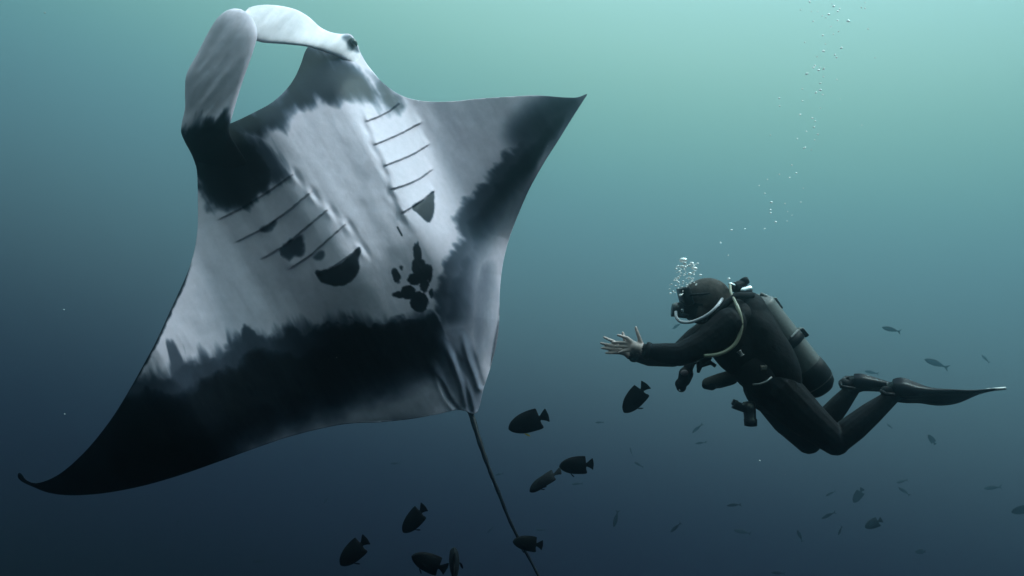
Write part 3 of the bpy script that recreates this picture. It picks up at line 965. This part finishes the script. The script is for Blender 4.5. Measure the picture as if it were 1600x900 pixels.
# ------------------------------------------------------------------ gear hanging from the vest
g = empty('gauge_console', D(1068, 590, -.05))
tag(g, 'black gauge console dangling below the diver\'s forearms', 'gauge console')
gb = Bag()
gb.add(round_cone(D(1072, 584, -.05), 11.5 * K, D(1069, 594, -.05), 10 * K)).add(round_cone(D(1064, 600, -.05), 9.5 * K, D(1064.5, 605, -.05), 8.0 * K)).add(round_cone(D(1076, 574, -.05), 8 * K, D(1080, 569, -.05), 6 * K))
vv, ff = fused(gb, .004, 3)
part('housing', (vv, ff), M_RUBBER, g)
part('dial', ellipsoid(D(1069.5, 582.5, -.05 - 11.2 * K), (Vector((1, 0, 0)) * 6.2 * K, Vector((0, 0, 1)) * 4.6 * K, SD * 1.6 * K), 18, 8), M_DIAL, g)
part('gauge_hose', tube([D(1080, 570, -.05), D(1090, 564, -.06), D(1104, 562, -.09), D(1118, 572, -.12)], .010, 8), M_RUBBER, g)
part('clip', ellipsoid(D(1062, 609.5, -.05 - 7 * K), (Vector((1, 0, 0)) * 2 * K, Vector((0, 0, 1)) * 1.4 * K, SD * 2 * K), 10, 6), M_CHROME, g)

g = empty('inflator_valve', D(1095, 568, -.17))
tag(g, 'small black inflator hanging under the elbow beside the gauge console', 'inflator')
part('tube', tube([D(1110, 556, -.20), D(1100, 562, -.19), D(1093, 570, -.17), D(1091, 582, -.16)], [.018, .022, .018, .008], 10), M_RUBBER, g)
part('button', ellipsoid(D(1086, 566, -.19), (Vector((1, 0, 0)) * 1.8 * K, SD * 1.6 * K, Vector((0, 0, 1)) * 1.6 * K), 10, 6), M_CHROME, g)
part('housing', box(D(1100, 567, -.18), (Vector((1, 0, .3)) * 10 * K, SD * .02, Vector((-.3, 0, 1)) * 5 * K), .006), M_RUBBER, g)

g = empty('pouch', D(1112, 598, .06))
tag(g, 'grey rounded pouch sticking out in front of the diver\'s belly', 'pouch')
pb = Bag(); pb.add(round_cone(D(1106, 599, .06), 9.5 * K, D(1124, 595, .06), 12 * K)); pb.add(round_cone(D(1124, 595, .06), 12 * K, D(1142, 590, .06), 12 * K))
vv, ff = fused(pb, .006, 3)
part('bag', (vv, ff), M_POUCH, g)
part('flap', round_cone(D(1103, 602, .055), 6.5 * K, D(1112, 602, .05), 8.2 * K), M_RUBBER, g)

g = empty('dive_light', D(1170, 645, -.15))
tag(g, 'black dive torch with clip hanging by the diver\'s thigh', 'torch')
part('barrel', loft([(D(1170, 628, -.15), 9 * K), (D(1171, 640, -.15), 9.5 * K), (D(1172, 654, -.15), 9 * K), (D(1172.5, 655, -.15), 10 * K), (D(1173, 665, -.15), 9.6 * K), (D(1173, 666, -.15), 6 * K)], Vector((1, 0, 0)), SD, 20), M_PLASTIC, g)
part('bracket', box(D(1158, 636, -.15), (Vector((1, 0, -.35)) * 12 * K, SD * .02, Vector((.35, 0, 1)) * 6 * K), .005), M_PLASTIC, g)
part('clip', box(D(1148, 629, -.15), (Vector((.9, 0, -.3)) * 4 * K, SD * .012, Vector((.5, 0, 1)) * 4 * K), .003), M_PLASTIC, g)
part('bolt', ellipsoid(D(1161, 632, -.175), (Vector((1, 0, 0)) * 1.2 * K, SD * .005, Vector((0, 0, 1)) * 1.2 * K), 8, 6), M_CHROME, g)

# ------------------------------------------------------------------ fish
# outlines in body lengths, nose at x = +0.5, tail at x = -0.5
DEEP = [(0.50, -0.02), (0.46, 0.06), (0.40, 0.12), (0.30, 0.18), (0.18, 0.225), (0.05, 0.25), (-0.08, 0.262), (-0.19, 0.262), (-0.245, 0.25), (-0.255, 0.20), (-0.265, 0.11),
        (-0.275, 0.07), (-0.31, 0.085), (-0.40, 0.16), (-0.455, 0.19), (-0.475, 0.13), (-0.49, 0.02), (-0.48, -0.08), (-0.465, -0.135), (-0.40, -0.09), (-0.30, -0.045),
        (-0.275, -0.06), (-0.28, -0.13), (-0.30, -0.19), (-0.285, -0.235), (-0.20, -0.25), (-0.08, -0.25), (0.06, -0.245), (0.20, -0.225), (0.32, -0.185), (0.42, -0.13), (0.48, -0.07)]
SLIM = [(0.50, 0.0), (0.45, 0.045), (0.36, 0.085), (0.25, 0.115), (0.12, 0.13), (-0.02, 0.12), (-0.14, 0.09), (-0.24, 0.05), (-0.31, 0.03), (-0.37, 0.06), (-0.44, 0.11), (-0.50, 0.15),
        (-0.46, 0.06), (-0.43, 0.0), (-0.46, -0.06), (-0.50, -0.15), (-0.44, -0.11), (-0.37, -0.06), (-0.31, -0.03), (-0.22, -0.05), (-0.10, -0.09), (0.05, -0.115), (0.20, -0.115), (0.34, -0.09), (0.44, -0.05)]
def fish_mesh(name, outline, wid, step, m, curve=0.0):
    O = catmull(outline, 4, True)
    p, rim, q, dep = sheet(O, step)
    x, z = p[:, 0], p[:, 1]
    core = np.clip(1 - ((x - 0.12) / 0.42) ** 2, 0, 1) ** 0.6
    T = wid * core * np.clip(1 - (np.abs(z) / (0.235 if outline is DEEP else 0.13)) ** 2, 0, 1) ** 0.6
    T = np.maximum(T, 0.008 + 0.01 * (x > -.28)) * np.sqrt(1 - (1 - np.clip(dep / 0.05, 0, 1)) ** 2)
    bend = curve * (0.3 - x) ** 2
    fr = np.stack([x, -T + bend, z], 1); bk = np.stack([x, T + bend, z], 1)
    v, f, inner = two_sided(fr, bk, rim, q)
    me = bpy.data.meshes.new(name)
    me.from_pydata(v.tolist(), [], clean_faces(f)); me.update()
    me.polygons.foreach_set('use_smooth', [True] * len(me.polygons))
    me.materials.append(m)
    return me

def pose(o, loc, length, ang, yaw=0.0, roll=0.0):
    """heading ang degrees on screen (180 = left, 90 = up), yaw turns the nose away from (+) or towards the camera"""
    a, y = R(ang), R(yaw)
    f = Vector((math.cos(a) * math.cos(y), math.sin(y), math.sin(a) * math.cos(y)))
    upv = Vector((0, 0, 1))
    if abs(f.z) > 0.97: upv = Vector((1, 0, 0))
    upv = (upv - f * upv.dot(f)).normalized()
    upv = Matrix.Rotation(R(roll), 3, f) @ upv
    side = upv.cross(f)
    m = Matrix((f, side, upv)).transposed().to_4x4()
    o.matrix_world = Matrix.Translation(loc) @ m @ Matrix.Scale(length, 4)

deep_bodies = [fish_mesh('fish_body', DEEP, 0.085, 0.013, M_FISH, c) for c in (0.0, 0.10, -0.12)]
deep_dusky = fish_mesh('fish_body_dusky', DEEP, 0.09, 0.013, M_FISH2, 0.05)
eye_me = bpy.data.meshes.new('fish_eye')
_v, _f = ellipsoid(Vector((0, 0, 0)), (Vector((.018, 0, 0)), Vector((0, .010, 0)), Vector((0, 0, .018))), 10, 8)
eye_me.from_pydata([tuple(q) for q in _v], [], _f); eye_me.materials.append(M_EYE); eye_me.update()
pec_me = {}
for nm, m in (('dark', M_FISH), ('yellow', M_YELLOW), ('dusky', M_FISH2)):
    O = catmull([(0, 0), (-0.04, 0.02), (-0.11, 0.01), (-0.15, -0.03), (-0.12, -0.06), (-0.05, -0.045)], 4, True)
    p, rim, q, dep = sheet(O, 0.008)
    T = 0.004 * np.sqrt(np.clip(dep / 0.02, 0, 1))
    v, f, _ = two_sided(np.stack([p[:, 0], -T + p[:, 0] * .35, p[:, 1]], 1), np.stack([p[:, 0], T + p[:, 0] * .35, p[:, 1]], 1), rim, q)
    me = bpy.data.meshes.new('pectoral_fin'); me.from_pydata(v.tolist(), [], clean_faces(f)); me.update(); me.materials.append(m)
    pec_me[nm] = me

GROUP_FISH = 'dark fish near the manta ray'
NEARFISH = [  # px, py, length px, heading, yaw, roll, Y, body, label
    (826, 659, 67, 197, 0, 0, 4.9, 1, 'black deep-bodied fish with a yellow belly fin, right of the manta\'s tail base'),
    (993, 622, 58, 229, 5, 0, 4.7, 0, 'black fish diving head down just below the diver\'s outstretched hands'),
    (901, 727, 55, 180, -5, 0, 4.9, 0, 'black fish swimming level, its nose at another fish\'s tail'),
    (851, 750, 60, 218, 10, 62, 4.8, 2, 'slender-looking black fish rolled on its side, lower left of the level one'),
    (648, 811, 56, 226, 5, 20, 4.6, 1, 'black fish heading down left, upper one of the pair left of the tail'),
    (553, 862, 61, 222, 5, 12, 4.5, 0, 'leftmost black fish near the bottom edge, heading down left'),
    (671, 880, 60, 153, -5, 0, 4.5, 2, 'black fish with its nose up at the bottom edge beside an end-on fish'),
    (711, 881, 95, 182, 82, 0, 4.6, 1, 'black fish seen end on, thin and upright at the bottom edge'),
    (825, 849, 48, 170, 0, 0, 4.55, 3, 'dusky brown fish crossing in front of the manta\'s whip tail'),
]
for px, py, L, ang, yaw, roll, Y, bi, lab in NEARFISH:
    r = empty('fish', (0, 0, 0))
    pose(r, at(px, py, Y), L * Y / F / (math.cos(R(yaw)) if yaw < 60 else 1), ang, yaw, roll)
    tag(r, lab, 'fish', GROUP_FISH)
    b = bpy.data.objects.new('body', deep_dusky if bi == 3 else deep_bodies[bi]); COL.objects.link(b); b.parent = r
    for s in (-1, 1):
        e = bpy.data.objects.new('eye', eye_me); COL.objects.link(e); e.parent = r; e.location = (0.385, s * 0.052, 0.03)
        kind = 'dusky' if bi == 3 else 'dark'
        fn = bpy.data.objects.new('pectoral_fin', pec_me[kind]); COL.objects.link(fn); fn.parent = r
        fn.location = (0.20, s * 0.086, -0.05); fn.scale = (1, -s, 1)
    pv = bpy.data.objects.new('pelvic_fin', pec_me['yellow' if 'yellow' in lab else kind]); COL.objects.link(pv); pv.parent = r
    pv.location = (0.18, 0, -0.225); pv.rotation_euler = (0, R(-38), 0); pv.scale = (1.1, .5, .5)

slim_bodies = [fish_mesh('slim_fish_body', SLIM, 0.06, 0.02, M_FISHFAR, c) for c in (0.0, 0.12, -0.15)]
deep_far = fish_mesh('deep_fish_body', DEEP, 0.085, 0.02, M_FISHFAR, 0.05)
FARFISH = [  # px, py, length px, heading, Y, slim (0) or deep (1), yaw, label
    (1393, 515, 31, 166, 16, 0, 0, 'grey fish alone above the diver\'s swim fins'),
    (1463, 568, 40, 160, 19, 0, 0, 'slim grey fork-tailed fish just above the near fin blade'),
    (1362, 582, 20, 170, 24, 0, 20, 'faint fish just above the diver\'s far foot'),
    (1540, 561, 16, 130, 27, 0, 10, 'tiny faint fish upper right of the near fin\'s pale tip'),
    (1058, 509, 18, 215, 24, 0, 0, 'faint fish between the diver\'s regulator and hands'),
    (1456, 687, 17, 118, 20, 1, 20, 'stubby grey fish below the middle of the near fin blade'),
    (1090, 669, 22, 220, 24, 0, 0, 'faint slanting fish left of the dive torch'),
    (1095, 692, 18, 188, 26, 0, 0, 'faint level fish below the slanting one left of the torch'),
    (986, 706, 13, 100, 22, 0, 30, 'small upright fish right of the level black fish'),
    (998, 726, 17, 150, 32, 0, 0, 'very faint fish just under the small upright one'),
    (1147, 789, 23, 186, 15, 0, 0, 'dark small fish below the diver\'s knees, heading left'),
    (962, 810, 29, 258, 17, 0, 0, 'long thin fish pointing almost straight down, left of bottom centre right'),
    (1056, 824, 23, 222, 16, 0, 0, 'slanted dark fish at the bottom between the thin upright fish and the level ones'),
    (1160, 831, 28, 168, 24, 0, 0, 'pale level fish below the dark small one under the knees'),
    (1250, 838, 22, 115, 19, 0, 0, 'thin fish with its nose up left, below the diver\'s knees'),
    (1295, 805, 25, 205, 17, 0, 0, 'dark fish heading left, left of the darkest far fish'),
    (1313, 829, 17, 255, 19, 0, 20, 'short fish pointing down, left of the darkest far fish'),
    (1365, 818, 30, 202, 13, 1, 0, 'darkest of the far fish, lower right below the fins'),
    (1341, 774, 27, 235, 19, 1, 0, 'fish with its nose down and tail up above the darkest far fish'),
    (1298, 771, 18, 210, 28, 0, 0, 'faint fish left of the nose-down one'),
    (1410, 752, 20, 195, 26, 0, 0, 'upper one of the two touching faint fish at lower right'),
    (1413, 768, 23, 145, 24, 0, 0, 'lower one of the two touching faint fish at lower right'),
    (1551, 762, 28, 185, 32, 0, 0, 'very faint wide fish near the right edge'),
    (1594, 797, 28, 190, 17, 1, 0, 'grey fish cut by the right edge of the picture'),
    (1438, 862, 17, 180, 24, 1, 0, 'faint round fish near the bottom right'),
    (1216, 895, 22, 178, 19, 0, 0, 'fish at the bottom edge below the diver'),
    (510, 781, 15, 235, 26, 0, 0, 'faint slanting fish under the black left wing'),
    (618, 724, 17, 180, 26, 0, 0, 'faint fish between the left wing and the whip tail'),
    (780, 741, 14, 190, 24, 0, 0, 'faint fish just right of the middle of the whip tail'),
    (404, 877, 20, 182, 24, 0, 0, 'faint fish at the bottom left, left of the black fish'),
    (766, 828, 13, 225, 25, 0, 0, 'faint fish left of the lower whip tail'),
    (902, 756, 18, 185, 27, 0, 0, 'faint fish below the level black fish'),
    (937, 660, 14, 182, 27, 0, 0, 'faint fish right of the yellow-finned fish'),
    (278, 815, 13, 240, 27, 0, 0, 'tiny faint fish under the tip half of the left wing'),
    (845, 828, 16, 180, 28, 0, 0, 'faint fish behind the dusky fish on the tail'),
    (406, 852, 12, 200, 30, 0, 0, 'tiny faint fish above the bottom left one'),
    (1390, 666, 12, 140, 30, 0, 0, 'tiny faint fish under the diver\'s near shin'),
]
for i, (px, py, L, ang, Y, kind, yaw, lab) in enumerate(FARFISH):
    Y = min(Y * 1.55, 38.5)
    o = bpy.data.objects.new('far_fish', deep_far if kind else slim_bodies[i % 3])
    COL.objects.link(o)
    pose(o, at(px, py, Y), L * Y / F / math.cos(R(yaw)), ang, yaw, random.uniform(-15, 15))
    tag(o, lab, 'fish', 'far fish fading into the water')

# ------------------------------------------------------------------ bubbles
M_BUB = bpy.data.materials.new('air_bubble'); M_BUB.use_nodes = True
bn, bl = M_BUB.node_tree.nodes, M_BUB.node_tree.links
bn.clear()
bo = bn.new('ShaderNodeOutputMaterial'); bx = bn.new('ShaderNodeMixShader')
bg = bn.new('ShaderNodeBsdfTransparent')
bs = bn.new('ShaderNodeBsdfGlossy'); bs.inputs['Roughness'].default_value = 0.4; bs.inputs['Color'].default_value = (0.98, 0.98, 0.98, 1)
bt = bn.new('ShaderNodeBsdfTranslucent'); bt.inputs['Color'].default_value = (0.98, 0.98, 0.98, 1)
bm_ = bn.new('ShaderNodeMixShader'); bm_.inputs['Fac'].default_value = 0.4
bl.new(bs.outputs[0], bm_.inputs[1]); bl.new(bt.outputs[0], bm_.inputs[2])
bx.inputs['Fac'].default_value = 0.85
bl.new(bg.outputs[0], bx.inputs[1]); bl.new(bm_.outputs[0], bx.inputs[2]); bl.new(bx.outputs[0], bo.inputs['Surface'])

def bubble_mesh(name, flat, seed, wob):
    rnd = random.Random(seed)
    bm = bmesh.new()
    bmesh.ops.create_icosphere(bm, subdivisions=2, radius=1.0)
    k = [rnd.uniform(0, 6.28) for _ in range(4)]
    for v in bm.verts:
        w = 1 + wob * (math.sin(3 * v.co.x + k[0]) + math.sin(4 * v.co.z + k[1])) * 0.5
        v.co *= w
        v.co.z *= flat
        if v.co.z < 0: v.co.z *= 0.7                     # rising bubbles are domed above, flat below
    me = bpy.data.meshes.new(name); bm.to_mesh(me); bm.free()
    me.polygons.foreach_set('use_smooth', [True] * len(me.polygons))
    me.materials.append(M_BUB)
    return me
bub = [bubble_mesh('bubble', fl, i, w) for i, (fl, w) in enumerate([(0.9, .05), (0.7, .10), (0.55, .12), (0.8, .15)])]
def bubble(px, py, r, Y, lab, grp, tilt=0.0, k=None):
    o = bpy.data.objects.new('bubble', bub[random.randrange(4) if k is None else k])
    COL.objects.link(o)
    o.location = at(px, py, Y)
    s = r * (1.35 if r < 2 else 0.95) * Y / F
    o.scale = (s, s, s)
    o.rotation_euler = (random.uniform(-.2, .2), R(tilt), random.uniform(0, 6))
    tag(o, lab, 'bubble', grp)
L1, G1 = 'tiny silvery bubble in the burst rising off the diver\'s face', 'bubbles over the diver\'s head'
bubble(1068, 407, 6.8, 4.72, 'largest domed silvery bubble at the top of the burst over the diver\'s face', G1, 0, 1)
bubble(1085, 419.5, 5.5, 4.72, 'wedge-shaped bright bubble right of the largest domed one', G1, -8, 2)
bubble(1078, 428, 3.8, 4.70, 'small domed bubble just above the diver\'s hood in the burst', G1, 0, 1)
bubble(1057, 436, 4.0, 4.70, 'flat bubble at the left side of the burst over the face', G1, 10, 2)
bubble(1063.5, 461, 3.6, 4.68, 'flat bubble touching the top of the diver\'s mask', G1, 8, 2)
bubble(1139, 436, 2.6, 4.76, 'lone bubble above the back of the diver\'s hood', G1, 0, 0)
bubble(1094.5, 430, 1.8, 4.72, 'lone small bubble just above the front of the hood', G1, 0, 0)
spots = []
for k in range(64):
    t = random.random()
    if t < .45: x, y = random.gauss(1067, 6), random.uniform(413, 436)
    elif t < .75: x, y = random.gauss(1083, 5), random.uniform(410, 446)
    else: x, y = random.gauss(1064, 8), random.uniform(436, 462)
    spots.append((x, y, random.choice((.8, .9, 1.0, 1.2, 1.5, 2.0))))
for x, y, r in spots:
    bubble(x, y, r, 4.72 + random.uniform(-.06, .06), L1, G1)
for x, y, r in [(1070, 412, 3.2), (1065, 417, 3.6), (1071, 418, 2.6), (1081, 411, 3.6), (1078, 415, 3.0), (1083, 413, 2.4), (1064, 427, 2.2), (1077, 434, 2.4), (1080, 440, 2.4), (1074, 446, 2.6), (1060, 441, 2.0), (1056, 447, 1.8), (1078, 443, 2.4)]:
    bubble(x, y, r, 4.72, L1, G1)
L2, G2 = 'tiny bright bubble in the thin stream drifting up to the top edge', 'bubble stream'
STREAM = [(340, 35, 1), (378, 40, .8), (400, 40, .9), (456, 22, 1.6), (470, 40, 1.4), (438, 51, 1.5), (384, 75, 1.2), (470, 72, 1.5), (507, 74, 1.9), (446, 94, 1.2), (577, 102, 1.3), (566, 30, 1.1),
          (418, 125, 1.3), (473, 111, 1), (354, 149, 1.0), (427, 155, .9), (483, 169, 1.6), (420, 180, 1.7), (460, 193, 1.4), (466, 203, 1.3), (390, 231, 1.3), (385, 238, 1.4), (403, 247, 1.5), (421, 243, 1.7),
          (361, 260, 2.8), (409, 237, 1.0), (420, 270, 1.0), (409, 293, 1.5), (467, 280, 1.0), (346, 313, 1.2), (409, 317, 1.7), (394, 326, 1.4), (417, 333, 1), (265, 346, 1.2), (266, 373, 1.1), (346, 355, .9), (479, 348, .8),
          (410, 380, .9), (338, 403, 1.2), (381, 416, 1.4), (391, 426, 1), (387, 447, 1.1), (360, 462, 1.2), (400, 473, 1.3), (234, 475, .9), (328, 488, 1.0), (389, 492, .9), (353, 520, 1.9), (378, 527, .9),
          (309, 581, 1.2), (265, 613, 1.1), (325, 609, 1.2), (301, 625, 1.1), (223, 631, .9), (194, 653, .9), (349, 662, .8), (214, 680, 1.0), (237, 712, 1.6), (285, 716, .9), (340, 711, 1.0), (234, 738, 1.1), (234, 749, 1.3), (294, 744, .8),
          (252, 781, 1.4), (309, 757, .8), (97, 809, 1.3), (144, 805, 1.0), (213, 804, 1.0), (58, 854, 1.2), (85, 898, 1.0), (292, 778, .8), (555, 440, .8), (601, 203, .8), (429, 62, .9), (455, 120, .9), (398, 200, .9)]
for x, y, r in STREAM:
    bubble(1100 + x / 2.25, y / 2.25, r, 4.9 + random.uniform(-.3, .5), 'largest bright bubble of the thin stream, in its upper part' if r > 2.5 else L2, G2, -25)
for x, y in [(1265, 3), (1300, 6), (1312, 14), (1285, 25), (1352, 4), (1346, 12)]:
    bubble(x, y, random.uniform(.8, 1.4), 5.0, L2, G2, -25)

# ------------------------------------------------------------------ drifting specks
sb = Bag()
rs = random.Random(5)
for k in range(90):
    Y = rs.uniform(2.2, 9)
    c = at(rs.uniform(-60, 1660), rs.uniform(-40, 940), Y)
    r = rs.uniform(.2, .55) * Y / F
    sb.add(ellipsoid(c, (Vector((r, 0, 0)), Vector((0, r * rs.uniform(.6, 1), 0)), Vector((0, 0, r * rs.uniform(.5, 1)))), 6, 4))
for px, py, r, Y in [(1187, 720, 1.5, 3.5), (101, 647, 1.0, 3.2), (100, 484, 1.2, 3), (70, 20, 1.4, 3.0)]:
    q = r * Y / F
    sb.add(ellipsoid(at(px, py, Y), (Vector((q, 0, 0)), Vector((0, q, 0)), Vector((0, 0, q * .8))), 8, 6))
M_SPECK = mat('plankton_speck', (0.55, 0.6, 0.62), 0.6)
o = link_mesh('plankton', [tuple(q) for q in sb.v], sb.f, M_SPECK)
tag(o, 'pale specks of plankton drifting all through the water', 'plankton', kind='stuff')
